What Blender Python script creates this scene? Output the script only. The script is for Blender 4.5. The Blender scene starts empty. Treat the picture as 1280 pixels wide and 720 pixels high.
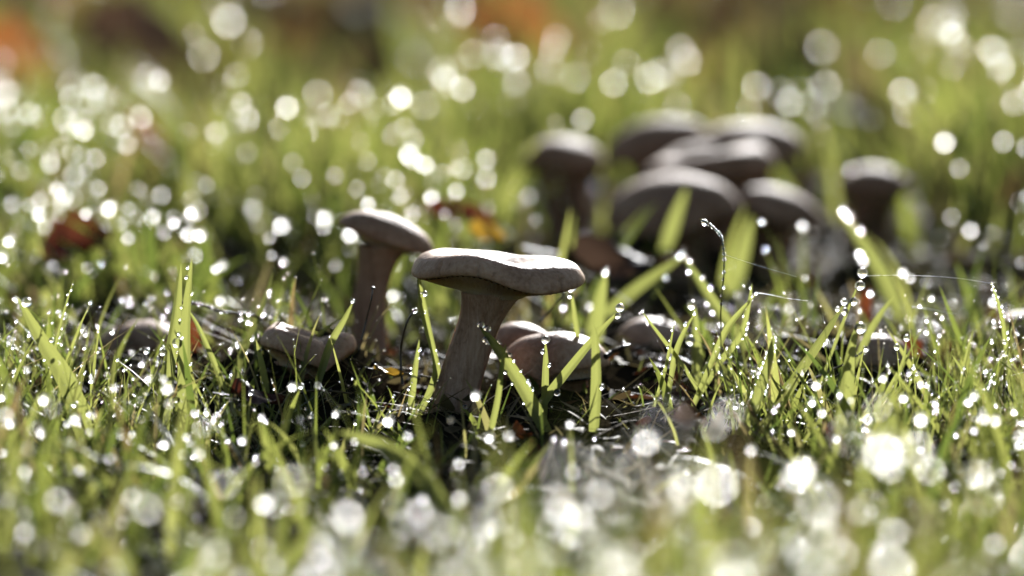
import bpy, bmesh, math, random
import numpy as np
from mathutils import Vector, Matrix, noise

R = math.radians
rng = np.random.default_rng(7)
random.seed(7)
S = bpy.context.scene
C = S.collection

# ---------------------------------------------------------------- camera, sky, sun, exposure
CAM_H = 0.18            # metres above the turf
PITCH = R(8.6)
FPX = 100.0 / 36.0 * 1280.0
FOCUS = 0.90

cam_data = bpy.data.cameras.new("camera")
cam_data.lens = 100.0
cam_data.sensor_width = 36.0
cam_data.clip_start = 0.01
cam_data.clip_end = 400.0
cam_data.dof.use_dof = True
cam_data.dof.focus_distance = FOCUS
cam_data.dof.aperture_fstop = 4.6
cam = bpy.data.objects.new("camera", cam_data)
cam.location = (0, 0, CAM_H)
cam.rotation_euler = (math.pi / 2 - PITCH, 0, 0)
C.objects.link(cam)
S.camera = cam

SUN_EL, SUN_AZ = R(17), R(9)     # ahead of the camera, a little to the right
world = bpy.data.worlds.new("World")
S.world = world
world.use_nodes = True
wn = world.node_tree
wn.nodes.clear()
sky = wn.nodes.new("ShaderNodeTexSky")
sky.sky_type = 'NISHITA'
sky.sun_disc = False
sky.sun_elevation = SUN_EL
sky.sun_rotation = SUN_AZ
bg = wn.nodes.new("ShaderNodeBackground")
bg.inputs[1].default_value = 0.05
wo = wn.nodes.new("ShaderNodeOutputWorld")
wn.links.new(sky.outputs[0], bg.inputs[0])
wn.links.new(bg.outputs[0], wo.inputs[0])

sl = bpy.data.lights.new("sun", 'SUN')
sl.energy = 5.0
sl.angle = R(0.5)
sl.color = (1.0, 0.975, 0.94)
sun = bpy.data.objects.new("sun", sl)
to_sun = Vector((math.sin(SUN_AZ) * math.cos(SUN_EL), math.cos(SUN_AZ) * math.cos(SUN_EL), math.sin(SUN_EL)))
sun.rotation_euler = to_sun.to_track_quat('Z', 'Y').to_euler()
sun.location = (0, 0, 3)
C.objects.link(sun)

S.view_settings.view_transform = 'Standard'
S.view_settings.look = 'None'
S.view_settings.exposure = 1.78
S.view_settings.gamma = 1.0
S.view_settings.use_white_balance = True       # the photograph is balanced for the shade
S.view_settings.white_balance_temperature = 6350
S.cycles.sample_clamp_indirect = 0.0
S.cycles.sample_clamp_direct = 0.0
S.cycles.caustics_reflective = False
S.cycles.caustics_refractive = False
S.cycles.max_bounces = 6
S.cycles.diffuse_bounces = 2
S.cycles.glossy_bounces = 3
S.cycles.transmission_bounces = 5
S.cycles.use_adaptive_sampling = False
S.cycles.use_denoising = True

# ---------------------------------------------------------------- helpers
FWD = Vector((0, math.cos(PITCH), -math.sin(PITCH)))
UP = Vector((0, math.sin(PITCH), math.cos(PITCH)))


# low hummocks (x, y, height) that the small caps sit on
MOUNDS = [(-0.066, 0.945, 0.021), (0.018, 0.955, 0.013), (0.048, 1.02, 0.010), (0.122, 0.975, 0.011), (0.182, 1.03, 0.010), (-0.128, 1.0, 0.012),
          (0.075, 0.94, 0.006), (-0.03, 0.97, 0.006)]


def gz(x, y):
    """Height of the soil (works on arrays)."""
    return (0.0035 * np.sin(x * 31 + 1.3 * np.sin(y * 17)) + 0.003 * np.sin(y * 43 + x * 23 + 1.0)
            + 0.0016 * np.sin(x * 97 + 0.7) * np.sin(y * 83 + 0.4)
            + sum(a * np.exp(-(((x - mx) / 0.030) ** 2 + ((y - my) / 0.035) ** 2)) for mx, my, a in MOUNDS))


def at(px, py, depth):
    """World point that stands DEPTH metres away (along y) where the photograph shows pixel px, py."""
    d = FWD + Vector((1, 0, 0)) * ((px - 640) / FPX) + UP * ((360 - py) / FPX)
    return Vector((0, 0, CAM_H)) + d * (depth / d.y)


def project(x, y, z):
    q = np.stack([x, y, z - CAM_H], -1)
    w = q @ np.array(FWD)
    return 640 + FPX * q[..., 0] / w, 360 - FPX * (q @ np.array(UP)) / w


def scale_at(depth):
    return FPX / (depth / math.cos(PITCH))


def tag(o, label=None, cat=None, group=None, kind=None):
    if label: o['label'] = label
    if cat: o['category'] = cat
    if group: o['group'] = group
    if kind: o['kind'] = kind
    return o


def empty(name, loc):
    o = bpy.data.objects.new(name, None)
    o.empty_display_size = 0.01
    o.location = loc
    C.objects.link(o)
    return o


def mesh_np(name, V, F, mat, parent=None, smooth=True, attrs=None):
    """One mesh object from arrays; F is an (n,3) or (n,4) index array."""
    V = np.asarray(V, np.float32); F = np.asarray(F, np.int32)
    me = bpy.data.meshes.new(name)
    k = F.shape[1]
    me.vertices.add(len(V)); me.vertices.foreach_set("co", V.ravel())
    me.loops.add(F.size); me.loops.foreach_set("vertex_index", F.ravel())
    me.polygons.add(len(F))
    me.polygons.foreach_set("loop_start", np.arange(0, F.size, k, dtype=np.int32))
    if smooth:
        me.polygons.foreach_set("use_smooth", np.ones(len(F), bool))
    me.update(calc_edges=True)
    for an, av in (attrs or {}).items():
        a = me.attributes.new(an, 'FLOAT', 'POINT')
        a.data.foreach_set("value", np.asarray(av, np.float32))
    me.materials.append(mat)
    o = bpy.data.objects.new(name, me)
    C.objects.link(o)
    if parent is not None:
        o.parent = parent
    return o


def grid_faces(nu, nv, wrap_u=False):
    """Quads of a grid stored as index = u * nv + v."""
    u = np.arange(nu if wrap_u else nu - 1); v = np.arange(nv - 1)
    U, W = np.meshgrid(u, v, indexing='ij')
    U2 = (U + 1) % nu
    return np.stack([U * nv + W, U2 * nv + W, U2 * nv + W + 1, U * nv + W + 1], -1).reshape(-1, 4)


# ---------------------------------------------------------------- materials
def new_mat(name):
    m = bpy.data.materials.new(name)
    m.use_nodes = True
    nt = m.node_tree
    nt.nodes.clear()
    out = nt.nodes.new("ShaderNodeOutputMaterial")
    return m, nt, out


def N(nt, t, **kw):
    n = nt.nodes.new(t)
    for k, v in kw.items():
        setattr(n, k, v)
    return n


def ramp(nt, fac, stops):
    r = nt.nodes.new("ShaderNodeValToRGB")
    e = r.color_ramp.elements
    while len(e) > 1: e.remove(e[-1])
    e[0].position = stops[0][0]; e[0].color = (*stops[0][1], 1)
    for p, c in stops[1:]:
        q = e.new(p); q.color = (*c, 1)
    nt.links.new(fac, r.inputs[0])
    return r.outputs[0]


def tex(nt, scale, detail=4, coord='Object', rough=0.6, stretch=None):
    tc = nt.nodes.new("ShaderNodeTexCoord")
    n = nt.nodes.new("ShaderNodeTexNoise")
    n.inputs['Scale'].default_value = scale
    n.inputs['Detail'].default_value = detail
    n.inputs['Roughness'].default_value = rough
    src = tc.outputs[coord]
    if stretch:
        mp = nt.nodes.new("ShaderNodeMapping")
        mp.inputs['Scale'].default_value = stretch
        nt.links.new(src, mp.inputs[0]); src = mp.outputs[0]
    nt.links.new(src, n.inputs['Vector'])
    return n.outputs[0]


def bump(nt, h, strength, dist):
    b = nt.nodes.new("ShaderNodeBump")
    b.inputs['Strength'].default_value = strength
    b.inputs['Distance'].default_value = dist
    nt.links.new(h, b.inputs['Height'])
    return b.outputs[0]


def leafy(name, stops, transl, tmix=0.5, rough=0.45, spec=0.22, per_island=True):
    """Thin leaf: glossy wet skin and light shining through."""
    m, nt, out = new_mat(name)
    L = nt.links
    if per_island:
        g = N(nt, "ShaderNodeNewGeometry").outputs['Random Per Island']
    else:
        g = tex(nt, 60)
    col = ramp(nt, g, stops)
    tcol = ramp(nt, g, transl)
    streak = tex(nt, 900, 2, stretch=(1, 1, 0.12))
    if per_island:
        at_ = N(nt, "ShaderNodeAttribute", attribute_name="along")
        mm = N(nt, "ShaderNodeMath", operation='MULTIPLY_ADD'); mm.inputs[1].default_value = 0.34; 
        L.new(g, mm.inputs[0]); L.new(at_.outputs['Fac'], mm.inputs[2])
        mm2 = N(nt, "ShaderNodeMath", operation='MULTIPLY_ADD'); mm2.inputs[1].default_value = 0.8; mm2.inputs[2].default_value = -0.1
        L.new(mm.outputs[0], mm2.inputs[0])
        dry = ramp(nt, mm2.outputs[0], [(0.0, (0.75, 0.75, 0.75)), (0.12, (0, 0, 0)), (0.86, (0, 0, 0)), (0.93, (0.9, 0.9, 0.9))])
        for nm, tgt in (("c", (0.16, 0.13, 0.06)), ("t", (0.15, 0.12, 0.05))):
            q = N(nt, "ShaderNodeMix", data_type='RGBA')
            L.new(dry, q.inputs[0]); L.new(col if nm == "c" else tcol, q.inputs[6]); q.inputs[7].default_value = (*tgt, 1)
            if nm == "c": col = q.outputs[2]
            else: tcol = q.outputs[2]
    mx = N(nt, "ShaderNodeMix", data_type='RGBA', blend_type='MULTIPLY')
    mx.inputs[0].default_value = 0.6
    L.new(col, mx.inputs[6]); L.new(streak, mx.inputs[7])
    p = N(nt, "ShaderNodeBsdfPrincipled")
    L.new(mx.outputs[2], p.inputs['Base Color'])
    p.inputs['Roughness'].default_value = rough
    p.inputs['Specular IOR Level'].default_value = spec
    L.new(bump(nt, streak, 0.25, 0.0003), p.inputs['Normal'])
    t = N(nt, "ShaderNodeBsdfTranslucent")
    L.new(tcol, t.inputs[0])
    mix = N(nt, "ShaderNodeMixShader")
    mix.inputs[0].default_value = tmix
    L.new(p.outputs[0], mix.inputs[1]); L.new(t.outputs[0], mix.inputs[2])
    L.new(mix.outputs[0], out.inputs[0])
    return m


GRASS = leafy("grass_blade",
              [(0.0, (0.035, 0.060, 0.014)), (0.45, (0.055, 0.088, 0.020)), (0.86, (0.09, 0.12, 0.03)), (0.92, (0.17, 0.14, 0.07)), (1.0, (0.12, 0.085, 0.04))],
              [(0.0, (0.075, 0.105, 0.018)), (0.4, (0.165, 0.187, 0.034)), (0.86, (0.27, 0.275, 0.07)), (0.92, (0.24, 0.19, 0.08)), (1.0, (0.14, 0.09, 0.03))])
HERO = leafy("sharp_grass_blade",
             [(0.0, (0.05, 0.08, 0.016)), (1.0, (0.09, 0.12, 0.028))],
             [(0.0, (0.17, 0.19, 0.04)), (1.0, (0.25, 0.26, 0.072))], rough=0.38)
STRAW = leafy("dead_straw",
              [(0.0, (0.05, 0.03, 0.015)), (0.6, (0.11, 0.075, 0.035)), (1.0, (0.2, 0.15, 0.08))],
              [(0.0, (0.03, 0.015, 0.006)), (1.0, (0.12, 0.08, 0.03))], tmix=0.3, rough=0.65, spec=0.05)


LITTER = leafy("leaf_litter", [(0.0, (0.012, 0.007, 0.004)), (0.7, (0.035, 0.018, 0.010)), (1.0, (0.08, 0.03, 0.012))],
               [(0.0, (0.01, 0.004, 0.002)), (1.0, (0.07, 0.02, 0.006))], tmix=0.3, rough=0.65, spec=0.06)
FAR_LITTER = leafy("far_leaves", [(0.0, (0.02, 0.012, 0.007)), (0.75, (0.05, 0.026, 0.014)), (1.0, (0.09, 0.045, 0.016))],
                   [(0.0, (0.02, 0.009, 0.004)), (0.75, (0.06, 0.025, 0.008)), (0.93, (0.06, 0.026, 0.01)), (1.0, (0.12, 0.05, 0.014))], tmix=0.4, rough=0.65, spec=0.05)
MOSS = leafy("moss", [(0.0, (0.012, 0.022, 0.005)), (1.0, (0.03, 0.045, 0.010))], [(0.0, (0.02, 0.035, 0.005)), (1.0, (0.05, 0.07, 0.01))], rough=0.6, spec=0.15)


def dew_material(rough):
    m, nt, out = new_mat("dew")
    p = N(nt, "ShaderNodeBsdfPrincipled")
    p.inputs['Base Color'].default_value = (1, 1, 1, 1)
    p.inputs['Roughness'].default_value = rough
    p.inputs['IOR'].default_value = 1.33
    p.inputs['Transmission Weight'].default_value = 1.0
    nt.links.new(p.outputs[0], out.inputs[0])
    return m


DEW, DEW_SOFT = dew_material(0.25), dew_material(0.62)


def soil_material():
    m, nt, out = new_mat("soil")
    L = nt.links
    n1 = tex(nt, 40, 8); n2 = tex(nt, 7, 5)
    a = ramp(nt, n1, [(0.3, (0.005, 0.004, 0.003)), (0.55, (0.013, 0.009, 0.006)), (0.75, (0.035, 0.024, 0.014))])
    b = ramp(nt, n2, [(0.35, (0.010, 0.014, 0.005)), (0.7, (0.014, 0.010, 0.007))])
    mx = N(nt, "ShaderNodeMix", data_type='RGBA'); mx.inputs[0].default_value = 0.45
    L.new(a, mx.inputs[6]); L.new(b, mx.inputs[7])
    p = N(nt, "ShaderNodeBsdfDiffuse")
    L.new(mx.outputs[2], p.inputs['Color'])
    L.new(bump(nt, n1, 0.8, 0.004), p.inputs['Normal'])
    L.new(p.outputs[0], out.inputs[0])
    return m


def flesh(name, stops, scale=70, sss=0.25, rough=0.55, fibre=False, tint=(1.0, 0.45, 0.2), bumpy=0.8):
    m, nt, out = new_mat(name)
    L = nt.links
    n = tex(nt, scale, 6, stretch=(1, 1, 0.1) if fibre else None)
    n2 = tex(nt, scale * 9, 3, stretch=(1, 1, 0.06) if fibre else None)
    add = N(nt, "ShaderNodeMath", operation='MULTIPLY_ADD')
    add.inputs[1].default_value = 0.55
    L.new(n2, add.inputs[0]); L.new(n, add.inputs[2])
    sub = N(nt, "ShaderNodeMath", operation='SUBTRACT'); sub.inputs[1].default_value = 0.27
    L.new(add.outputs[0], sub.inputs[0])
    col = ramp(nt, sub.outputs[0], stops)
    # dark grit and bruises
    sp = ramp(nt, tex(nt, scale * 6, 2), [(0.60, (1, 1, 1)), (0.70, (0.45, 0.38, 0.32))])
    br = ramp(nt, tex(nt, scale * 0.8, 4), [(0.38, (0.62, 0.55, 0.5)), (0.52, (1, 1, 1))])
    for layer in (sp, br):
        mm = N(nt, "ShaderNodeMix", data_type='RGBA', blend_type='MULTIPLY')
        mm.inputs[0].default_value = 0.5
        L.new(col, mm.inputs[6]); L.new(layer, mm.inputs[7]); col = mm.outputs[2]
    p = N(nt, "ShaderNodeBsdfPrincipled")
    L.new(col, p.inputs['Base Color'])
    p.inputs['Roughness'].default_value = rough
    p.inputs['Specular IOR Level'].default_value = 0.11
    p.inputs['Subsurface Weight'].default_value = sss
    p.inputs['Subsurface Radius'].default_value = tint
    p.inputs['Subsurface Scale'].default_value = 0.007
    L.new(bump(nt, sub.outputs[0], bumpy, 0.0008), p.inputs['Normal'])
    L.new(p.outputs[0], out.inputs[0])
    return m


CAP = flesh("mushroom_skin", [(0.25, (0.12, 0.06, 0.031)), (0.38, (0.215, 0.122, 0.072)), (0.52, (0.285, 0.172, 0.105)), (0.75, (0.37, 0.245, 0.16))])
GILL = flesh("mushroom_gills", [(0.3, (0.30, 0.20, 0.13)), (0.7, (0.42, 0.30, 0.20))], sss=0.5, tint=(1.0, 0.4, 0.12))
STEM = flesh("mushroom_stem", [(0.3, (0.13, 0.068, 0.038)), (0.5, (0.225, 0.130, 0.080)), (0.75, (0.33, 0.215, 0.145))], scale=160, sss=0.2, fibre=True, bumpy=0.6)
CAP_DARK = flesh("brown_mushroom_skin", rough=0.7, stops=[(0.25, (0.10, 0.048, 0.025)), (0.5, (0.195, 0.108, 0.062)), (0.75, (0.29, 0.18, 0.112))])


def plain(name, col, rough=0.5, spec=0.4, var=0.4, scale=200):
    m, nt, out = new_mat(name)
    n = tex(nt, scale, 5)
    c = ramp(nt, n, [(0.3, tuple(x * (1 - var) for x in col)), (0.7, tuple(x * (1 + var) for x in col))])
    p = N(nt, "ShaderNodeBsdfPrincipled")
    nt.links.new(c, p.inputs['Base Color'])
    p.inputs['Roughness'].default_value = rough
    p.inputs['Specular IOR Level'].default_value = spec
    nt.links.new(bump(nt, n, 0.5, 0.0004), p.inputs['Normal'])
    nt.links.new(p.outputs[0], out.inputs[0])
    return m


TWIG = plain("twig_bark", (0.035, 0.022, 0.014), rough=0.45)
SILK = plain("spider_silk", (0.6, 0.6, 0.6), rough=0.25, spec=1.0, var=0.1)


def leaf_mat(name, c):
    return leafy(name, [(0.3, tuple(x * 0.45 for x in c)), (0.7, c)], [(0.3, tuple(x * 0.7 for x in c)), (0.7, tuple(x * 1.2 for x in c))], tmix=0.45, rough=0.4, per_island=False)


LEAF_RUST = leaf_mat("rust_leaf", (0.11, 0.030, 0.010))
LEAF_RED = leaf_mat("red_brown_leaf", (0.06, 0.016, 0.007))
LEAF_ORANGE = leaf_mat("orange_leaf", (0.18, 0.065, 0.018))
LEAF_YELLOW = leaf_mat("yellow_leaf", (0.26, 0.15, 0.016))
LEAF_BROWN = leaf_mat("dark_brown_leaf", (0.035, 0.02, 0.012))

# ---------------------------------------------------------------- ground: one sheet out to the horizon
ys = np.concatenate([np.linspace(-3, 0.3, 12), np.linspace(0.32, 2.2, 236), np.geomspace(2.25, 200, 70)])
ys = np.concatenate([-np.geomspace(200, 3.5, 14), ys])
xs = np.concatenate([-np.geomspace(200, 0.62, 30), np.linspace(-0.6, 0.6, 161), np.geomspace(0.62, 200, 30)])
X, Y = np.meshgrid(xs, ys, indexing='ij')
Z = gz(X, Y)
near = (np.abs(X) < 0.7) & (Y > 0.3) & (Y < 2.3)
Z = Z + np.where(near, 0.0012 * rng.standard_normal(X.shape), 0)
ground = mesh_np("ground", np.stack([X, Y, Z], -1).reshape(-1, 3), grid_faces(len(xs), len(ys)), soil_material())
tag(ground, kind='structure')
ground['label'] = "dark damp soil under the wet grass"

# ---------------------------------------------------------------- grass
def blades(base, L, W, az, lean, bend, twist, nseg=5, fold=0.22):
    """Vertices (n, nseg+1, 3 across, xyz) of many curved folded blades."""
    n = len(L)
    t = np.linspace(0, 1, nseg + 1)
    ang = lean[:, None] + bend[:, None] * t[None, :]
    ang = np.minimum(ang, 2.6)
    mid = 0.5 * (ang[:, 1:] + ang[:, :-1])
    ds = L[:, None] / nseg
    h = np.concatenate([np.zeros((n, 1)), np.cumsum(np.sin(mid) * ds, 1)], 1)
    z = np.concatenate([np.zeros((n, 1)), np.cumsum(np.cos(mid) * ds, 1)], 1)
    dx, dy = np.cos(az)[:, None], np.sin(az)[:, None]
    cen = np.stack([base[:, 0:1] + h * dx, base[:, 1:2] + h * dy, base[:, 2:3] + z], -1)
    wa = az + math.pi / 2 + twist
    tw = twist[:, None] * 0 + wa[:, None]
    wd = np.stack([np.cos(tw) * np.ones_like(t), np.sin(tw) * np.ones_like(t), np.zeros((n, nseg + 1))], -1)
    prof = (0.72 + 0.28 * np.minimum(t * 4, 1)) * (1 - t ** 2.4) + 0.03
    hw = 0.5 * W[:, None] * prof[None, :]
    nrm = np.stack([np.cos(wa + math.pi / 2), np.sin(wa + math.pi / 2), 0 * wa], -1)[:, None, :]
    left = cen - wd * hw[..., None]
    right = cen + wd * hw[..., None]
    mid_ = cen - nrm * (hw * fold)[..., None]
    return np.stack([left, mid_, right], 2), cen, wd * hw[..., None]


def blade_faces(n, nseg):
    f = []
    for s in range(nseg):
        for k in range(2):
            a = s * 3 + k
            f.append((a, a + 1, a + 4, a + 3))
    f = np.array(f)
    return (f[None] + (np.arange(n) * (nseg + 1) * 3)[:, None, None]).reshape(-1, 4)


def clump(x, y):
    """Uneven cover: 0 bare soil .. 1 thick grass."""
    v = (np.sin(x * 21 + 2 * np.sin(y * 5.3)) + np.sin(y * 11.0 + 3 * np.sin(x * 9) + 1.7) + np.sin(x * 47 + y * 19) * 0.6)
    return np.clip(0.55 + 0.3 * v, 0.05, 1)


def bare(x, y):
    """Cover left on the bare dark patches among the mushrooms (1 = untouched)."""
    px, py = project(x, y, gz(x, y))
    def spot(cx, cy, rx, ry, left):
        d = np.sqrt(((px - cx) / rx) ** 2 + ((py - cy) / ry) ** 2)
        return left + (1 - left) * np.clip((d - 0.8) / 0.4, 0, 1)
    m = spot(920, 372, 380, 66, 0.04)
    m = m * spot(680, 480, 190, 46, 0.16)
    m = m * spot(1090, 462, 240, 40, 0.22)
    m = m * spot(430, 478, 140, 34, 0.20)
    m = m * spot(200, 440, 150, 36, 0.18)
    m = m * spot(812, 466, 64, 46, 0.08) * spot(1098, 496, 66, 42, 0.12) * spot(183, 470, 70, 36, 0.4)
    m = m * spot(830, 500, 60, 40, 0.4) * spot(1100, 500, 60, 34, 0.4)
    m = m * spot(600, 250, 60, 20, 0.3)
    m = m * spot(430, 175, 50, 16, 0.2)
    m = m * spot(890, 268, 330, 62, 0.05)
    far = np.clip((y - 1.6) / 0.5, 0, 1)
    patch = np.clip(0.16 + 0.6 * np.sin(px * 0.011 + 0.4) + 0.45 * np.sin(px * 0.023 + y * 3.1), 0.04, 1)
    m = m * (1 - far * (1 - patch))
    return m


def scatter(n, y0, y1, margin):
    """n points over the strip of turf the lens takes in (with a margin to each side)."""
    y = np.sqrt(rng.uniform(y0 ** 2, y1 ** 2, n))
    half = y * 0.18 + margin
    x = rng.uniform(-1, 1, n) * half
    return x, y


dew_p, dew_r = [], []       # centres and radii of all the drops


def add_dew(cen, wd, L, frac_tip, n_along, r0, r1, pick=None):
    n = len(L)
    tip = rng.random(n) < frac_tip
    r = rng.uniform(r0, r1, n) * rng.uniform(0.5, 1.0, n)
    p = cen[:, -1] + np.array([0, 0, 1.0]) * 0.3 * r[:, None]
    dew_p.append(p[tip]); dew_r.append(r[tip])
    k = cen.shape[1] - 1
    for j in range(int(math.ceil(n_along))):
        sel = rng.random(n) < min(1, n_along - j)
        t = rng.uniform(0.25, 0.98, n) * k
        i = np.clip(t.astype(int), 0, k - 1); f = (t - i)[:, None]
        a = np.arange(n)
        c = cen[a, i] * (1 - f) + cen[a, i + 1] * f
        side = np.sign(rng.standard_normal(n))[:, None]
        w = wd[a, i] * (1 - f) + wd[a, i + 1] * f
        r = rng.uniform(r0, r1, n) * rng.uniform(0.35, 0.8, n)
        q = c + w * side * rng.uniform(0.3, 1.0, n)[:, None]
        q[:, 1] -= r * 0.4
        q[:, 2] += r * 0.2
        dew_p.append(q[sel]); dew_r.append(r[sel])


gV, gF, gA, goff = [], [], [], 0


def grass_zone(n, y0, y1, margin, L0, L1, W0, W1, nseg, tipf, along, r0, r1, leanmax=0.9):
    global goff
    x, y = scatter(n, y0, y1, margin)
    keep = rng.random(n) < clump(x, y) * bare(x, y)
    x, y = x[keep], y[keep]; n = len(x)
    z = gz(x, y) - 0.003
    L = rng.uniform(L0, L1, n) * (0.75 + 0.5 * rng.random(n)) * (0.6 + 0.45 * clump(x, y))
    W = rng.uniform(W0, W1, n) * np.where(rng.random(n) < 0.3, 0.4, 1.0)
    az = rng.uniform(0, 2 * math.pi, n)
    lean = rng.uniform(0.05, leanmax, n) ** 1.3
    bend = rng.uniform(0.0, 1.1, n)
    tw = rng.uniform(-1.4, 1.4, n)
    V, cen, wd = blades(np.stack([x, y, z], -1), L, W, az, lean, bend, tw, nseg)
    gA.append(np.tile(np.repeat(np.linspace(0, 1, nseg + 1), 3), n)); gV.append(V.reshape(-1, 3)); gF.append(blade_faces(n, nseg) + goff); goff += V.size // 3
    add_dew(cen, wd, L, tipf, along, r0, r1)
    return n


cnt = [
    grass_zone(1500, 0.40, 0.62, 0.08, 0.045, 0.072, 0.0020, 0.0040, 6, 0.45, 0.95, 0.0006, 0.0017),
    grass_zone(1300, 0.62, 0.80, 0.08, 0.026, 0.046, 0.0014, 0.0036, 6, 0.30, 0.60, 0.0004, 0.0011),
    grass_zone(2600, 0.84, 1.00, 0.06, 0.018, 0.044, 0.0005, 0.0013, 6, 0.5, 1.6, 0.00015, 0.00045),
    grass_zone(3400, 0.78, 1.06, 0.10, 0.018, 0.040, 0.0008, 0.0036, 6, 0.36, 0.8, 0.0002, 0.0011),
    grass_zone(3600, 1.04, 1.32, 0.12, 0.034, 0.056, 0.0018, 0.0052, 5, 0.32, 0.22, 0.0006, 0.0016, 0.7),
    grass_zone(5200, 1.30, 1.75, 0.15, 0.055, 0.085, 0.0026, 0.0060, 5, 0.14, 0.04, 0.0008, 0.0020, 0.5),
    grass_zone(6500, 1.75, 2.8, 0.25, 0.050, 0.090, 0.0030, 0.0060, 4, 0.035, 0.01, 0.0012, 0.0026, 0.6),
    grass_zone(7000, 2.8, 6.5, 0.4, 0.045, 0.090, 0.0040, 0.0080, 3, 0.008, 0.0, 0.0022, 0.004),
]
g = mesh_np("grass", np.concatenate(gV), np.concatenate(gF), GRASS, attrs={'along': np.concatenate(gA)})
tag(g, kind='stuff'); g['label'] = "wet green lawn grass growing round the mushrooms"
print("blades", cnt)

# matted dead straw on the soil
n = 4200
x, y = scatter(n, 0.55, 1.5, 0.08)
V, cen, wd = blades(np.stack([x, y, gz(x, y) + 0.001], -1), rng.uniform(0.008, 0.03, n), rng.uniform(0.0004, 0.0018, n),
                    rng.uniform(0, 6.28, n), rng.uniform(0.9, 1.5, n), rng.uniform(-0.2, 0.5, n), rng.uniform(-0.5, 0.5, n), 4)
st = mesh_np("dead_straw", V.reshape(-1, 3), blade_faces(n, 4), STRAW)
tag(st, kind='stuff'); st['label'] = "matted brown dead straw lying on the soil"
add_dew(cen, wd, np.ones(n), 0.10, 0.2, 0.0002, 0.0006)

# crumbled dark leaf bits and moss tufts on the soil
n = 2600
x, y = scatter(n, 0.6, 1.6, 0.08)
V, cen, wd = blades(np.stack([x, y, gz(x, y) + 0.0005], -1), rng.uniform(0.004, 0.012, n), rng.uniform(0.003, 0.008, n),
                    rng.uniform(0, 6.28, n), rng.uniform(0.7, 1.5, n), rng.uniform(-0.5, 0.9, n), rng.uniform(-0.5, 0.5, n), 4, 0.4)
lt = mesh_np("leaf_litter", V.reshape(-1, 3), blade_faces(n, 4), LITTER)
tag(lt, kind='stuff'); lt['label'] = "crumbled dark brown leaf bits on the soil"
n = 700
x, y = scatter(n, 1.8, 5.0, 0.3)
V, cen, wd = blades(np.stack([x, y, gz(x, y)], -1), rng.uniform(0.03, 0.065, n), rng.uniform(0.02, 0.045, n),
                    rng.uniform(0, 6.28, n), rng.uniform(0.1, 1.4, n), rng.uniform(-0.5, 0.9, n), rng.uniform(-0.5, 0.5, n), 5, 0.3)
fl = mesh_np("fallen_leaves", V.reshape(-1, 3), blade_faces(n, 5), FAR_LITTER)
tag(fl, kind='stuff'); fl['label'] = "brown and amber autumn leaves strewn far back"
n = 9000
x, y = scatter(n, 0.7, 1.25, 0.06)
k = rng.random(n) < np.clip(1.1 - clump(x, y), 0, 1)
x, y = x[k], y[k]; n = len(x)
V, cen, wd = blades(np.stack([x, y, gz(x, y) - 0.001], -1), rng.uniform(0.003, 0.009, n), rng.uniform(0.0004, 0.0009, n),
                    rng.uniform(0, 6.28, n), rng.uniform(0.1, 1.0, n), rng.uniform(0, 1.0, n), rng.uniform(-1.5, 1.5, n), 3)
ms = mesh_np("moss", V.reshape(-1, 3), blade_faces(n, 3), MOSS)
tag(ms, kind='stuff'); ms['label'] = "short dark green moss between the grass tufts"

# ---------------------------------------------------------------- mushrooms
def wob(a, seed, amps):
    return sum(A * np.sin(k * a + seed * (1.7 + 0.9 * k)) for k, A in amps)


def spline(pts, n):
    """Catmull-Rom through pts (list of tuples) -> (n, d) array."""
    P = np.array([pts[0]] + list(pts) + [pts[-1]], float)
    m = len(pts) - 1
    t = np.linspace(0, m - 1e-9, n); i = t.astype(int); f = (t - i)[:, None]
    a, b, c, d = P[i], P[i + 1], P[i + 2], P[i + 3]
    return 0.5 * (2 * b + (c - a) * f + (2 * a - 5 * b + 4 * c - d) * f ** 2 + (3 * b - a - 3 * c + d) * f ** 3)


FLAT = [(0.0, -0.06), (0.18, -0.05), (0.4, 0.02), (0.62, 0.075), (0.82, 0.05), (0.94, -0.04), (0.995, -0.16), (0.985, -0.26), (0.93, -0.31), (0.86, -0.29)]
BOWL = [(0.0, -0.09), (0.15, -0.08), (0.35, -0.015), (0.58, 0.05), (0.76, 0.06), (0.89, 0.015), (0.965, -0.07), (1.0, -0.15), (0.985, -0.205), (0.935, -0.22)]
DOME = [(0.0, 0.20), (0.25, 0.18), (0.5, 0.12), (0.72, 0.02), (0.88, -0.12), (0.97, -0.27), (0.99, -0.38), (0.95, -0.43), (0.88, -0.40)]


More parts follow.
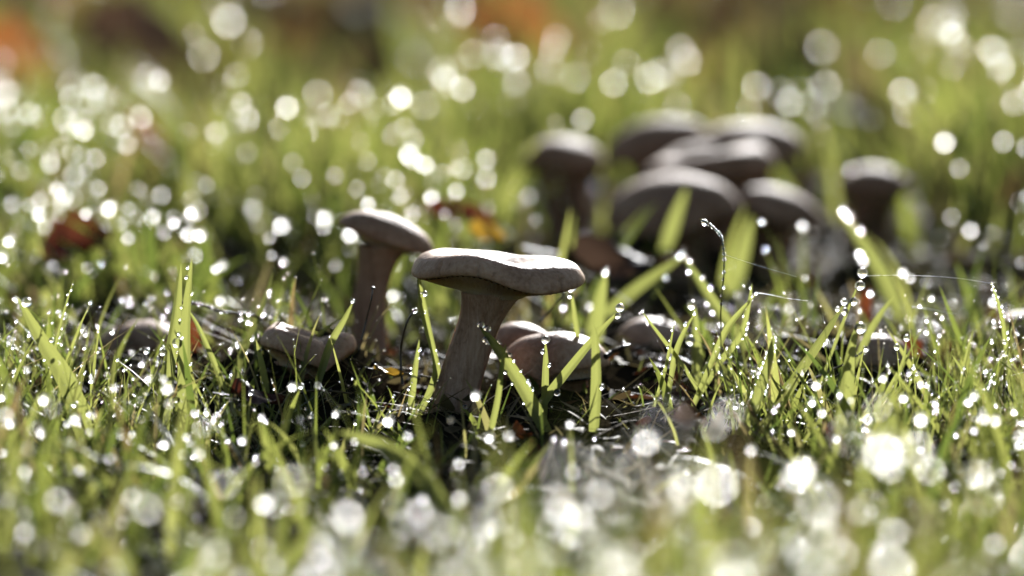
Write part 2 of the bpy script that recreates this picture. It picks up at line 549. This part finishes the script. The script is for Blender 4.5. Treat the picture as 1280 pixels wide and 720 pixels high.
def mushroom(label, cap_c, base_c, rad, stem_r, profile=FLAT, tilt=(0, 0), seed=1.0, wave=0.05, oval=0.04, mats=(None, None, None),
             nicks=(), lobes=None, squash=1.0, seg=120, gill_n=56):
    """cap_c: middle of the cap; base_c: foot of the stem. Parts: cap, gills, stem."""
    cap_c, base_c = Vector(cap_c), Vector(base_c)
    root = empty("mushroom", base_c)
    tag(root, label, "mushroom", "brown mushrooms growing in the lawn")
    cm, gm, sm = (mats[0] or CAP), (mats[1] or GILL), (mats[2] or STEM)
    rot = Matrix.Rotation(tilt[0], 3, 'X') @ Matrix.Rotation(tilt[1], 3, 'Y')
    rot = np.array(rot)
    off = np.array(cap_c - base_c)
    a = np.linspace(0, 2 * math.pi, seg, endpoint=False)
    pr = spline(profile, 40)

    def place(r, z, ang):
        """profile (r, z) turned to angle -> points with the cap's waves"""
        rr = r * (1 + wob(ang, seed, [(1, oval * 0.6), (2, oval), (3, oval * 0.7), (5, oval * 0.35)]))
        zz = z * squash + np.clip(r, 0, 1) ** 2 * wob(ang, seed * 2.3, [(2, wave), (3, wave * 0.8), (4, wave * 0.45)])
        if lobes is not None:
            for (la, lw, depth, sink) in lobes:
                d = np.abs((ang - la + math.pi) % (2 * math.pi) - math.pi)
                w = np.exp(-(d / lw) ** 2) * np.clip(r, 0, 1) ** 1.5
                rr = rr * (1 - depth * w); zz = zz - sink * w
        for (na, nw, nd) in nicks:
            d = np.abs((ang - na + math.pi) % (2 * math.pi) - math.pi)
            w = np.exp(-(d / nw) ** 2) * np.clip((r - 0.9) / 0.06, 0, 1) * np.clip((0.02 - z) / 0.1, 0, 1)
            rr = rr * (1 - nd * w)
        q = np.stack([rr * np.cos(ang), rr * np.sin(ang), zz], -1) * rad
        return q @ rot.T + off

    A, Pi = np.meshgrid(a, np.arange(40), indexing='ij')
    V = place(pr[Pi, 0], pr[Pi, 1], A)
    Vn = V.reshape(-1, 3)
    # fine unevenness of the skin
    dn = np.array([noise.noise(Vector(v * (1.0 / rad) * 3.1) + Vector((seed, 0, 0))) for v in (Vn - off)])
    Vn = Vn + (Vn - off) * (dn * 0.022)[:, None]
    mesh_np("cap", Vn, grid_faces(seg, 40, True), cm, root)
    # gills: pleats that run from under the rim down to the stem
    ng = gill_n * 2
    ga = np.linspace(0, 2 * math.pi, ng, endpoint=False)
    tt = np.linspace(0, 1, 12)
    G, T = np.meshgrid(ga, tt, indexing='ij')
    r_out, z_out = profile[-1]
    r_in = stem_r / rad * 1.32
    rr = r_out * 1.0 * (1 - T) + r_in * T
    zz = z_out + 0.05 * np.sin(T * math.pi) - 0.20 * T ** 1.5
    ridge = (np.arange(ng) % 2)[:, None]
    zz = zz - ridge * (0.07 * np.sin(np.clip(T * 1.15, 0, 1) * math.pi) + 0.015)
    gv = place(rr, zz, G)
    mesh_np("gills", gv.reshape(-1, 3), grid_faces(ng, 12, True), gm, root, smooth=False)
    # stem
    top = (np.array([0, 0, (z_out - 0.14) * squash * rad]) @ rot.T) + off
    ns, nr = 30, 64
    s = np.linspace(0, 1, ns)
    bend = np.array([0.0, 0.0, 0.0])
    path = top[None] * s[:, None] + np.array([[0, 0, -0.006]]) * (1 - s)[:, None]
    side = np.sin(s * math.pi)[:, None] * np.array([[0.10 * math.sin(seed * 5), 0.05, 0]]) * np.linalg.norm(top)
    path = path + side
    fl = stem_r * (1.0 + 0.55 * np.clip((s - 0.66) / 0.34, 0, 1) ** 2.4 + 0.10 * (1 - s) ** 2)
    b = np.linspace(0, 2 * math.pi, nr, endpoint=False)
    B, Sx = np.meshgrid(b, np.arange(ns), indexing='ij')
    rad_ = fl[Sx] * (1 + 0.05 * np.sin(2 * B + seed) + 0.025 * np.sin(13 * B + 2 * s[Sx] * 3) + 0.018 * np.sin(29 * B + seed - s[Sx] * 4))
    sv = path[Sx] + np.stack([rad_ * np.cos(B), rad_ * np.sin(B), 0 * B], -1)
    mesh_np("stem", sv.reshape(-1, 3), grid_faces(nr, ns, True), sm, root)
    return root


def foot(px, depth):
    """Foot of a stem on the soil, under pixel column px."""
    p = at(px, 400, depth)
    return Vector((p.x, depth, float(gz(p.x, depth))))


# the sharp one in the middle
mushroom("large sharp flat-topped mushroom on a thick stem in the middle", at(620, 326, 0.905), foot(560, 0.90), 104 / scale_at(0.9), 0.0066, profile=BOWL, lobes=((2.7, 0.6, 0.0, -0.05), (-1.35, 0.45, 0.02, 0.05), (-0.45, 0.4, -0.02, -0.05), (1.2, 0.35, 0.05, 0.05)),
         tilt=(R(-4), R(4)), seed=0.7, wave=0.046, oval=0.04, seg=260, gill_n=80,
         nicks=((-2.35, 0.022, 0.05), (-1.78, 0.016, 0.06), (-1.12, 0.014, 0.04), (-0.72, 0.02, 0.06), (0.4, 0.03, 0.05), (2.4, 0.03, 0.05)))
mushroom("tilted flat mushroom behind the left edge of the large sharp one", at(489, 279, 1.0), foot(470, 1.0), 61 / scale_at(1.0), 0.0056, profile=DOME, squash=0.85,
         tilt=(R(-4), R(20)), seed=2.1, wave=0.03, mats=(CAP_DARK, None, None))
mushroom("small pale folded mushroom cap low in the grass left of the tilted one", at(384, 420, 0.92), foot(392, 0.925), 61 / scale_at(0.92), 0.006, profile=BOWL, squash=1.55,
         tilt=(R(-5), R(9)), seed=3.3, wave=0.09, oval=0.06, lobes=((-0.9, 0.22, 0.12, 0.16), (1.2, 0.3, 0.2, 0.22), (2.8, 0.5, 0.0, -0.10)))
mushroom("lobed pale mushroom cap beside the foot of the large stem", at(697, 429, 0.925), foot(700, 0.93), 65 / scale_at(0.925), 0.009,
         profile=DOME, tilt=(R(-4), R(-2)), seed=4.2, wave=0.05, oval=0.05, squash=1.1, lobes=((1.9, 0.28, 0.30, 0.26), (-1.9, 0.16, 0.08, 0.10), (0.3, 0.25, 0.1, 0.05)))
mushroom("small warm-toned mushroom cap tucked between the large stem and the lobed cap", at(660, 416, 0.95), foot(655, 0.95), 43 / scale_at(0.95), 0.007,
         profile=DOME, squash=1.25, seed=5.9, wave=0.05, tilt=(R(0), R(16)))
mushroom("small round brown mushroom behind the sharp grass right of the lobed cap", at(812, 409, 1.0), foot(812, 1.0), 45 / scale_at(1.0), 0.006,
         profile=DOME, seed=6.4, wave=0.04, squash=1.35)
mushroom("low smooth mushroom cap with orange leaf scraps at its right side", at(1098, 429, 0.955), foot(1096, 0.955), 39 / scale_at(0.955), 0.005,
         profile=DOME, seed=7.5, wave=0.03, squash=1.4)
mushroom("brown mushroom cut by the right edge of the picture", at(1283, 398, 1.01), foot(1285, 1.01), 42 / scale_at(1.01), 0.006,
         profile=DOME, seed=8.8, wave=0.03, mats=(CAP_DARK, None, None), squash=1.1)
mushroom("low dark mushroom cap behind the paired upright blades at left", at(180, 412, 0.985), foot(180, 0.985), 56 / scale_at(0.985), 0.006,
         profile=DOME, seed=9.1, wave=0.04, mats=(CAP_DARK, None, None), squash=1.0)
# the blurred cluster behind
for lab, px, py, dp, r, prof, tl, sd, sq, fx in [
    ("blurred dark mushroom standing alone at the left of the back cluster", 704, 182, 1.30, 52, DOME, (R(-2), R(2)), 1.4, 1.0, 704),
    ("blurred tall mushroom, second from left in the back cluster", 822, 163, 1.38, 62, DOME, (R(0), R(-9)), 2.7, 1.1, 815),
    ("blurred wide mushroom standing highest at the right of the back cluster", 942, 164, 1.35, 62, DOME, (R(-2), R(3)), 3.9, 0.85, 925),
    ("blurred flat mushroom in the middle of the back cluster under two taller ones", 882, 196, 1.30, 80, FLAT, (R(-1), R(-9)), 5.2, 1.1, 890),
    ("blurred broad mushroom in front of the back cluster", 842, 236, 1.23, 82, DOME, (R(0), R(-4)), 6.6, 1.05, 850),
    ("blurred low mushroom at the right foot of the back cluster", 972, 246, 1.25, 56, DOME, (R(0), R(14)), 7.7, 0.95, 960),
    ("blurred brown mushroom standing apart at the right of the back cluster", 1096, 216, 1.32, 44, DOME, (R(0), R(4)), 8.3, 0.95, 1094),
]:
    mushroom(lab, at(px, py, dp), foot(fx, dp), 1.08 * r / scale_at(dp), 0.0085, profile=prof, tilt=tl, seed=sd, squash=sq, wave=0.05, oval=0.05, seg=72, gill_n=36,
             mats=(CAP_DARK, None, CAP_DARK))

# ---------------------------------------------------------------- fallen leaves
def leaf(label, px, py, depth, length, width, mat, rot, curl=0.4, seed=0.0, flat=0.3, cat="leaf"):
    p = at(px, py, depth)
    root = empty("fallen_leaf", p)
    tag(root, label, cat, "autumn leaves lying in the grass")
    nu, nv = 22, 11
    u = np.linspace(0, 1, nu); v = np.linspace(-1, 1, nv)
    U, W = np.meshgrid(u, v, indexing='ij')
    half = 0.5 * width * np.sin(np.pi * np.clip(U, 0, 1) ** 0.85) ** 0.8 * (1 + 0.10 * np.sin(U * 23 + seed) + 0.06 * np.sin(U * 41 + 2 * seed))
    x = (U - 0.5) * length
    y = W * half
    z = curl * (np.abs(W) ** 1.6) * half * 0.9 + 0.12 * length * np.cos((U - 0.5) * math.pi + seed * 0.2) + 0.07 * length * np.sin(U * 7 + W * 2 + seed) - 0.03 * length * np.exp(-(W * 6) ** 2)
    z = z + 0.012 * length * np.cos(U * 60 + np.abs(W) * 14)
    V = np.stack([x, y, z], -1).reshape(-1, 3)
    M = np.array(Matrix.Rotation(rot[2], 3, 'Z') @ Matrix.Rotation(rot[1], 3, 'Y') @ Matrix.Rotation(rot[0], 3, 'X'))
    mesh_np("blade", V @ M.T, grid_faces(nu, nv), mat, root)
    # stalk
    s = np.linspace(0, 1, 8); b = np.linspace(0, 2 * math.pi, 6, endpoint=False)
    B, Sx = np.meshgrid(b, np.arange(8), indexing='ij')
    sx = -0.5 * length - 0.3 * length * s[Sx]
    sv = np.stack([sx, 0.012 * length * np.cos(B) + 0.02 * length * s[Sx], 0.012 * length * np.sin(B) - 0.05 * length + 0.03 * length * s[Sx]], -1).reshape(-1, 3)
    mesh_np("stalk", sv @ M.T, grid_faces(6, 8, True), TWIG, root)
    return root


for a in [
    ("red-brown leaf lying in the blurred grass at left", 96, 302, 1.12, 0.030, 0.020, LEAF_RED, (1.0, -0.3, 0.1), 0.4, 1.0),
    ("large orange leaf far back at the upper left corner", 22, 88, 1.9, 0.075, 0.06, LEAF_ORANGE, (1.1, -0.2, 0.3), 0.4, 2.0),
    ("rust leaf standing in the far grass at upper left", 188, 190, 1.5, 0.022, 0.040, LEAF_RUST, (1.2, -0.2, -0.3), 0.5, 3.0),
    ("dark brown leaf far back near the top left", 175, 52, 2.3, 0.11, 0.06, LEAF_BROWN, (1.0, 0.1, 0.2), 0.4, 4.0),
    ("yellow leaf just above the top of the large mushroom", 608, 291, 1.1, 0.016, 0.009, LEAF_YELLOW, (1.0, 0.2, 0.3), 0.3, 5.0),
    ("dark red leaf behind the tilted mushroom", 578, 268, 1.15, 0.028, 0.011, LEAF_RED, (0.9, 0.1, -0.2), 0.3, 6.0),
    ("tan orange leaf far back at the top centre", 645, 40, 2.4, 0.09, 0.07, LEAF_ORANGE, (1.0, 0.2, -0.2), 0.3, 7.0),
    ("rust leaf scrap upright behind the low smooth cap", 1081, 388, 1.03, 0.008, 0.014, LEAF_RUST, (1.2, 0.2, 0.4), 0.5, 8.0),
    ("orange leaf lying at the right side of the low smooth cap", 1143, 452, 0.97, 0.017, 0.014, LEAF_RUST, (0.8, 0.5, 0.2), 0.4, 9.0),
    ("dark brown curled leaf sunk in the front grass right of centre", 857, 524, 0.80, 0.009, 0.008, LEAF_BROWN, (1.1, 0.1, 0.2), 0.9, 10.0),
    ("dark red leaf under the small folded cap at left", 322, 492, 0.87, 0.018, 0.011, LEAF_RED, (0.4, 0.1, 0.4), 0.25, 11.0),
    ("rust leaf behind the paired upright blades at left", 238, 432, 0.97, 0.008, 0.018, LEAF_RUST, (1.2, 0.1, -0.2), 0.4, 12.0),
    ("small yellow leaf scrap on the litter left of the large stem", 486, 462, 0.90, 0.010, 0.006, LEAF_YELLOW, (0.25, 0.15, 0.2), 0.2, 13.0),
    ("rust leaf scrap at the foot of the broad blade at right", 1037, 545, 0.86, 0.006, 0.009, LEAF_RUST, (1.2, 0.1, 0.2), 0.5, 14.0),
    ("dark brown leaf low behind the large mushroom at right", 770, 318, 1.08, 0.045, 0.02, LEAF_BROWN, (0.5, 0.1, 0.2), 0.4, 16.0),
]:
    leaf(*a)

# ---------------------------------------------------------------- separate sharp blades, stalks, silk
def ico(sub):
    bm = bmesh.new()
    bmesh.ops.create_icosphere(bm, subdivisions=sub, radius=1)
    V = np.array([v.co[:] for v in bm.verts]); F = np.array([[v.index for v in f.verts] for f in bm.faces])
    bm.free()
    return V, F


I1, I2, I3 = ico(1), ico(2), ico(3)
drop_me = bpy.data.meshes.new("dew_drop")
drop_me.from_pydata([tuple(v) for v in I3[0]], [], [tuple(map(int, f)) for f in I3[1]])
drop_me.polygons.foreach_set("use_smooth", np.ones(len(I3[1]), bool))
drop_me.materials.append(DEW)
soft_me = drop_me.copy()
soft_me.materials.clear(); soft_me.materials.append(DEW_SOFT)


def part_drop(parent, p, r):
    o = bpy.data.objects.new("dew_drop", drop_me)
    o.parent = parent
    o.location = p
    o.scale = (r, r, r * random.uniform(0.88, 1.08))
    C.objects.link(o)
    return o


def hero(label, pts, wpx, depths, drops=(), mat=HERO, face=None, name="grass_blade", cat="grass blade"):
    """A single blade through photograph points; drops = ((t, radius px), ...)"""
    d0, d1 = depths
    m = len(pts) - 1
    P = [at(px, py, d0 + (d1 - d0) * i / m) for i, (px, py) in enumerate(pts)]
    b = P[0].copy()
    b.z = min(b.z, float(gz(b.x, b.y)) + 0.002)
    Q = spline([tuple(p) for p in P], 15)
    # carry the blade down into the soil
    lo = float(gz(Q[0, 0], Q[0, 1])) - 0.003
    if Q[0, 2] > lo + 0.001:
        d = Q[0] - Q[2]; d = d / (abs(d[2]) + 1e-6) if d[2] < 0 else np.array([0, 0, -1.0])
        k = Q[0, 2] - lo
        d[:2] = np.clip(d[:2], -0.6, 0.6); d[2] = -1
        Q = np.concatenate([np.array([Q[0] + d * k, Q[0] + d * k * 0.5]), Q])
    root_p = Q[0].copy()
    n = len(Q); t = np.linspace(0, 1, n)
    W = wpx / scale_at(0.5 * (d0 + d1))
    prof = (0.7 + 0.3 * np.minimum(t * 4, 1)) * (1 - t ** 3) + 0.05
    a = random.uniform(-0.6, 0.6) if face is None else face
    tang = np.gradient(Q, axis=0); tang /= np.linalg.norm(tang, axis=1)[:, None]
    wd = np.cross(tang, np.array([math.sin(a), math.cos(a), 0.0])); wd /= np.linalg.norm(wd, axis=1)[:, None] + 1e-9
    nr = np.cross(wd, tang)
    hw = (0.5 * W * prof)[:, None]
    rel = Q - root_p
    V = np.stack([rel - wd * hw, rel - wd * hw * 0.5 + nr * hw * 0.28, rel + nr * hw * 0.65, rel + wd * hw * 0.5 + nr * hw * 0.28, rel + wd * hw], 1)
    o = mesh_np(name, V.reshape(-1, 3), grid_faces(n, 5), mat, attrs={'along': np.repeat(0.1 + 0.72 * t, 5)})
    o.location = root_p
    tag(o, label, cat, "sharp grass blades around the large mushroom")
    for tt, rp in drops:
        f = tt * (n - 1); i = min(int(f), n - 2); f -= i
        c = rel[i] * (1 - f) + rel[i + 1] * f
        r = 1.2 * rp / scale_at(0.5 * (d0 + d1))
        c = c + (wd[i] * (hw[i] + 0.25 * r) * random.choice((-1, 1)) if tt < 0.97 else 0) + np.array([0, -0.1 * r, (0.2 if tt < 0.97 else 0.6) * r])
        part_drop(o, Vector(c), r)
    return o


def run(t0, t1, n, r0, r1):
    return tuple((t0 + (t1 - t0) * (i + random.uniform(0, 0.6)) / max(1, n - 0.4), random.uniform(r0, r1)) for i in range(n))


for lab, pts, w, dd, dr in [
    ("wide green blade tipped with water beads crossing in front of the large stem", ((690, 555), (660, 495), (625, 440), (600, 408)), 17, (0.86, 0.875), ((0.98, 4), (0.90, 4), (0.82, 3.5)) + run(0.3, 0.8, 14, 1.2, 2.4)),
    ("short stubby blade with a drop on top in front of the lobed cap", ((681, 500), (682, 460), (682, 428)), 9, (0.885, 0.885), ((1.0, 4.5), (0.8, 2.5), (0.6, 2.2))),
    ("broad blade slanting up to the right of the lobed cap", ((665, 520), (700, 475), (745, 420), (775, 388)), 12, (0.88, 0.885), ((1.0, 5), (0.93, 3.5), (0.35, 4))),
    ("broad upright blade hiding the right edge of the lobed cap", ((742, 540), (745, 480), (744, 425), (741, 405)), 14, (0.86, 0.865), ((0.4, 3), (0.05, 5))),
    ("thin upright blade topped by a bead at the right rim of the large cap", ((722, 420), (718, 390), (714, 362)), 7, (0.92, 0.92), ((1.0, 5.5), (0.85, 3))),
    ("blurred broad blade standing right of the large cap with a bright drop on its tip", ((742, 430), (747, 390), (757, 342)), 22, (1.00, 1.00), ((1.0, 3),)),
    ("long leaning blade left of the large stem, longest of that tuft", ((528, 510), (545, 460), (530, 400), (521, 345)), 8, (0.90, 0.90), run(0.2, 0.9, 7, 1, 2)),
    ("dark green blade curving beside the tuft left of the large stem", ((556, 500), (540, 430), (528, 370), (522, 335)), 8, (0.905, 0.905), ((0.98, 4), (0.92, 4.5), (0.72, 3))),
    ("pale straight blade left of the large stem leaning left", ((512, 520), (518, 470), (524, 425)), 9, (0.90, 0.90), run(0.1, 0.9, 6, 1, 2.2)),
    ("thin blade at the foot of the large stem on its right side", ((612, 545), (622, 500), (628, 455), (632, 430)), 8, (0.86, 0.86), ()),
    ("bright blade standing in front of the small folded cap", ((400, 470), (413, 430), (430, 400), (441, 378)), 11, (0.90, 0.905), ((1.0, 2.2),)),
    ("long pale wide blade left of two, sweeping up from the paired stand at left", ((200, 560), (208, 480), (220, 400), (226, 330)), 20, (0.875, 0.89), ((0.55, 4), (0.7, 3.2))),
    ("long pale wide blade right of two, in the paired stand at left", ((232, 560), (230, 480), (232, 400), (240, 322)), 20, (0.87, 0.885), ((0.6, 5.5), (0.35, 4)) + run(0.5, 0.95, 8, 1.2, 2.2)),
    ("thin arching blade right of the paired stand at left", ((275, 470), (262, 440), (246, 405), (233, 385)), 7, (0.90, 0.90), ()),
    ("long wide blade leaning left across the left side", ((105, 540), (85, 480), (55, 430), (22, 372)), 26, (0.86, 0.87), ((0.93, 5.5), (0.7, 3))),
    ("long thin blade rising right through the grass at left", ((285, 520), (300, 450), (325, 390), (342, 340)), 10, (0.90, 0.95), run(0.2, 0.9, 7, 1, 2.2)),
    ("grey-green thin wet stalk leaning right at left", ((52, 530), (66, 450), (80, 390), (92, 350)), 5, (0.89, 0.90), run(0.1, 0.95, 16, 0.9, 1.6)),
    ("blade with blurred beads leaning left behind the curled stalk", ((930, 430), (900, 390), (870, 345), (853, 318)), 15, (0.97, 0.99), run(0.3, 1.0, 8, 1.6, 2.6)),
    ("blade slanting right up from the beaded tuft right of centre", ((893, 445), (908, 412), (925, 390), (945, 368)), 9, (0.90, 0.90), ((1.0, 2),)),
    ("straight pointed blade in the beaded tuft right of centre", ((900, 452), (925, 420), (935, 385), (940, 355)), 9, (0.91, 0.91), run(0.1, 0.95, 12, 1, 2)),
    ("broad upright blade with a drop low down behind the tuft right of centre", ((870, 520), (872, 470), (870, 420), (868, 378)), 16, (0.93, 0.94), ((0.62, 5), (0.95, 5))),
    ("thin crossing blade left of two before the small round mushroom", ((820, 500), (832, 460), (838, 430), (843, 404)), 5, (0.89, 0.89), run(0.1, 1.0, 9, 1, 1.8)),
    ("curved thin blade leaning left in front of the small round mushroom", ((856, 460), (838, 436), (818, 410), (803, 390)), 6, (0.90, 0.90), ((1.0, 1.6),)),
    ("short curved blade right of the small round mushroom", ((840, 465), (845, 440), (855, 415), (868, 393)), 8, (0.90, 0.90), ((1.0, 2), (0.8, 2.4))),
    ("long blade with a fine row of beads along its edge right of centre", ((920, 560), (945, 500), (960, 455), (968, 418)), 15, (0.86, 0.87), run(0.1, 1.0, 34, 0.8, 1.4)),
    ("broad blade sloping up right to a beaded tip", ((960, 530), (990, 480), (1030, 420), (1055, 380)), 17, (0.87, 0.90), ((1.0, 4), (0.9, 3))),
    ("beaded stalk rising to three stacked drops right of centre", ((1040, 440), (1055, 400), (1066, 372), (1078, 345)), 4, (0.905, 0.91), ((1.0, 5.5), (0.85, 5.5), (0.66, 4.5), (0.5, 4))),
    ("upright broad yellow-green blade before the low smooth cap", ((1052, 560), (1058, 500), (1062, 450), (1072, 402)), 20, (0.86, 0.865), ((0.93, 6.5), (0.15, 6))),
    ("dark thin blade crossing the right edge of the low smooth cap, bead on its tip", ((1090, 530), (1110, 490), (1128, 455), (1133, 425)), 7, (0.90, 0.90), ((1.0, 3.5),)),
    ("short bright blade above the low smooth cap leaning right", ((1075, 440), (1090, 410), (1104, 388), (1118, 370)), 9, (0.93, 0.935), ((0.2, 3),)),
    ("left-leaning short blade crossing the tall pointed one at right", ((1250, 520), (1225, 490), (1205, 465), (1190, 444)), 8, (0.90, 0.90), ()),
    ("tall pointed blade crossed by a shorter one at right", ((1194, 540), (1202, 490), (1208, 450), (1217, 412)), 10, (0.905, 0.905), run(0.05, 0.4, 4, 1, 1.6)),
    ("thin beaded blade at the right edge leaning left", ((1270, 560), (1262, 470), (1252, 395), (1239, 354)), 7, (0.90, 0.90), run(0.15, 1.0, 24, 0.9, 1.8)),
    ("blurred broad blade slanting down right of the back cluster", ((1120, 385), (1100, 340), (1075, 300), (1048, 262)), 20, (1.08, 1.10), run(0.5, 1.0, 5, 2.5, 3.5)),
    ("blurred broad blade slanting up from behind the small round mushroom", ((750, 400), (790, 365), (825, 340), (855, 320)), 17, (1.03, 1.05), ((0.95, 2.5),)),
    ("blurred bright blade standing under the broad back mushroom", ((835, 300), (845, 270), (858, 235)), 16, (1.15, 1.15), ()),
    ("blurred short bright blade right of the curled stalk", ((920, 350), (930, 310), (940, 270)), 18, (1.14, 1.14), ()),
    ("soft close blade arching over the lower left of centre", ((560, 650), (530, 600), (480, 560), (425, 540)), 30, (0.74, 0.78), ()),
    ("soft close upright blade at the lower right of centre", ((1085, 600), (1100, 560), (1118, 530), (1128, 510)), 34, (0.77, 0.78), ()),
]:
    hero(lab, pts, w, dd, dr)


def tube(name, pts, r0, r1, mat, parent=None, nb=7, k=26):
    Q = spline([tuple(p) for p in pts], k)
    tang = np.gradient(Q, axis=0); tang /= np.linalg.norm(tang, axis=1)[:, None]
    u = np.cross(tang, np.array([0.0, 1.0, 0.03])); u /= np.linalg.norm(u, axis=1)[:, None]
    v = np.cross(tang, u)
    b = np.linspace(0, 2 * math.pi, nb, endpoint=False)
    B, Sx = np.meshgrid(b, np.arange(k), indexing='ij')
    rr = (r0 + (r1 - r0) * np.linspace(0, 1, k))[Sx] * (1 + 0.12 * np.sin(Sx * 1.9))
    V = Q[Sx] + (u[Sx] * np.cos(B)[..., None] + v[Sx] * np.sin(B)[..., None]) * rr[..., None]
    o = V[0, 0].copy()
    ob = mesh_np(name, (V - Q[0]).reshape(-1, 3), grid_faces(nb, k, True), mat, parent)
    return ob, Q


def stalk(label, pts, depth, r0, r1, mat=TWIG, drops=(), name="plant_stalk", cat="stalk", group="thin stalks and twigs in the litter", head=0):
    P = [at(x, y, depth + (0 if mat is SILK else 0.004) * math.sin(i * 2.1)) for i, (x, y) in enumerate(pts)]
    sc = scale_at(depth)
    o, Q = tube(name, P, r0 / sc, r1 / sc, mat)
    o.location = Q[0]
    tag(o, label, cat, group)
    for tt, rp in drops:
        i = min(int(tt * 25), 25)
        r = rp / sc
        part_drop(o, Vector(Q[i] - Q[0] + np.array([random.uniform(-1, 1) * 0.5 * r, -0.5 * r, 0])), r)
    if head:
        V = I2[0] * np.array([1.2, 1, 0.8]) * head / sc * (1 + 0.15 * np.sin(I2[0][:, :1] * 9))
        h = mesh_np("seed_head", V + (Q[-1] - Q[0]), I2[1], mat, o)
    return o


stalk("curled hooked stalk white with water beads right of the large mushroom", ((902, 440), (901, 390), (905, 340), (904, 305), (895, 287), (876, 274)), 0.90, 1.0, 0.7, HERO, run(0.25, 1.0, 46, 1.2, 2.4) + ((0.92, 4.2),))
stalk("dark bent stalk with a bead on top left of the large stem", ((503, 480), (501, 440), (508, 405), (518, 388)), 0.90, 1.8, 1.2, TWIG, ((1.0, 3.5),))
stalk("dark stalk with a small knob head left of the large stem", ((452, 425), (458, 400), (464, 375), (466, 360)), 0.91, 1.3, 0.9, TWIG, (), head=2.5)
stalk("dark forked twig leaning out behind the lobed cap", ((676, 402), (684, 392), (694, 380), (706, 366)), 0.94, 1.6, 0.8, TWIG, (), head=1.0)
stalk("short dark thorn-like twig right of the lobed cap", ((757, 446), (768, 438), (778, 434), (787, 431)), 0.915, 4, 1.4, TWIG, ())
stalk("pale twig lying across the litter left of the large stem", ((440, 448), (470, 462), (510, 467), (545, 473)), 0.905, 1.3, 1.0, STRAW, run(0.1, 0.9, 7, 1.2, 2.4))
stalk("beaded arching stalk between the paired blades and the small folded cap", ((225, 378), (250, 380), (280, 390), (310, 392), (330, 400)), 0.93, 1.6, 1.2, STRAW, run(0.05, 0.98, 34, 1.5, 2.8))
stalk("long thin twig lying over the soil at right", ((1150, 512), (1180, 495), (1215, 475), (1240, 462)), 0.91, 1.6, 0.8, TWIG, run(0.1, 0.9, 3, 1, 1.6))
stalk("thin brown twig lying right of the broad sloping blade", ((1010, 478), (1035, 465), (1055, 455), (1078, 440)), 0.91, 2.0, 1.0, TWIG, ())
stalk("forked dry twig standing at the right edge", ((1252, 520), (1255, 480), (1258, 440), (1264, 400)), 0.91, 1.6, 0.8, STRAW, run(0.2, 0.9, 5, 1, 1.6))
stalk("pale bent straw lying below the small folded cap", ((352, 495), (380, 490), (402, 488), (440, 492)), 0.89, 2.0, 1.2, STRAW, run(0.1, 0.9, 10, 1.2, 3.0))
stalk("white wet straw lying at the lower left of the large stem", ((420, 508), (445, 506), (462, 508), (480, 510)), 0.89, 3.0, 2.0, STRAW, run(0.1, 0.9, 9, 1.5, 3.0))
for lab, pts, dp in [
    ("fine silk thread running right from the curled hooked stalk", ((905, 318), (935, 328), (965, 337), (996, 346)), 0.90),
    ("fine silk thread strung from the stacked drops to the right edge blade", ((1078, 345), (1130, 344), (1190, 347), (1239, 354)), 0.905),
    ("short bright silk thread leading right from the beaded tuft", ((943, 366), (960, 368), (985, 373), (1010, 376)), 0.90),
    ("short thick bright silk strand right of the low smooth cap", ((1140, 384), (1160, 386), (1180, 390), (1196, 393)), 0.93),
]:
    stalk(lab, pts, dp, 0.13 if "fine" in lab else 0.45, 0.12, SILK, (), "silk_thread", "silk thread", "spider silk strung between the blades")

# ---------------------------------------------------------------- dew
DP = np.concatenate(dew_p); DR = np.concatenate(dew_r)
ppx, ppy = project(DP[:, 0], DP[:, 1], DP[:, 2])
size = DR / DP[:, 1]
inside = (ppx > 0) & (ppx < 1280) & (ppy > 0) & (ppy < 720)
zone = np.where(DP[:, 1] < 0.8, 0, np.where(DP[:, 1] < 1.05, 1, 2))
single = np.concatenate([np.argsort(-np.where(inside & (zone == k), size, 0))[:q] for k, q in ((0, 70), (1, 40), (2, 175))])
print("zones", [(int((inside & (zone == k)).sum())) for k in range(3)])
rest = np.setdiff1d(np.arange(len(DR)), single)


def drop_cloud(idx, base):
    V = (base[0][None] * DR[idx][:, None, None] + DP[idx][:, None, :]).reshape(-1, 3)
    F = (base[1][None] + (np.arange(len(idx)) * len(base[0]))[:, None, None]).reshape(-1, 3)
    return V, F


sharp = (DP[rest, 1] > 0.8) & (DP[rest, 1] < 1.05)
for part, m_, lab in ((rest[sharp], DEW, "countless fine dew drops beside the sharp mushrooms"), (rest[~sharp], DEW_SOFT, "countless fine dew drops over the blurred grass")):
    d = mesh_np("dew", *drop_cloud(part, I2), m_)
    tag(d, kind='stuff'); d['label'] = lab
for i in single:
    o = bpy.data.objects.new("dew_drop", drop_me if zone[i] == 1 else soft_me)
    o.location = DP[i]; o.scale = (DR[i],) * 3
    C.objects.link(o)
    u, v = ppx[i], ppy[i]
    if zone[i] == 0:
        where = ["far left", "left of centre", "middle, below the large mushroom", "right of centre", "far right"][min(4, int(u // 256))]
        lab = "clear dew drop on the close blurred front grass at the " + where
    elif zone[i] == 1:
        lab = "clear dew drop on the grass " + ("left of the small folded cap" if u < 330 else "around the large mushroom" if u < 760 else "right of the large mushroom")
    else:
        where = ("at the far left" if u < 250 else "left of the tilted mushroom" if u < 440 else "above the large mushroom" if u < 660 else
                 "around the back cluster" if u < 1020 else "right of the back cluster")
        lab = "clear dew drop " + ("high up" if v < 110 else "midway up" if v < 200 else "low") + " in the far blurred grass " + where
    tag(o, lab, "dew drop", lab.replace("clear dew drop", "dew drops"))
print("drops", len(DR), "single", len(single))
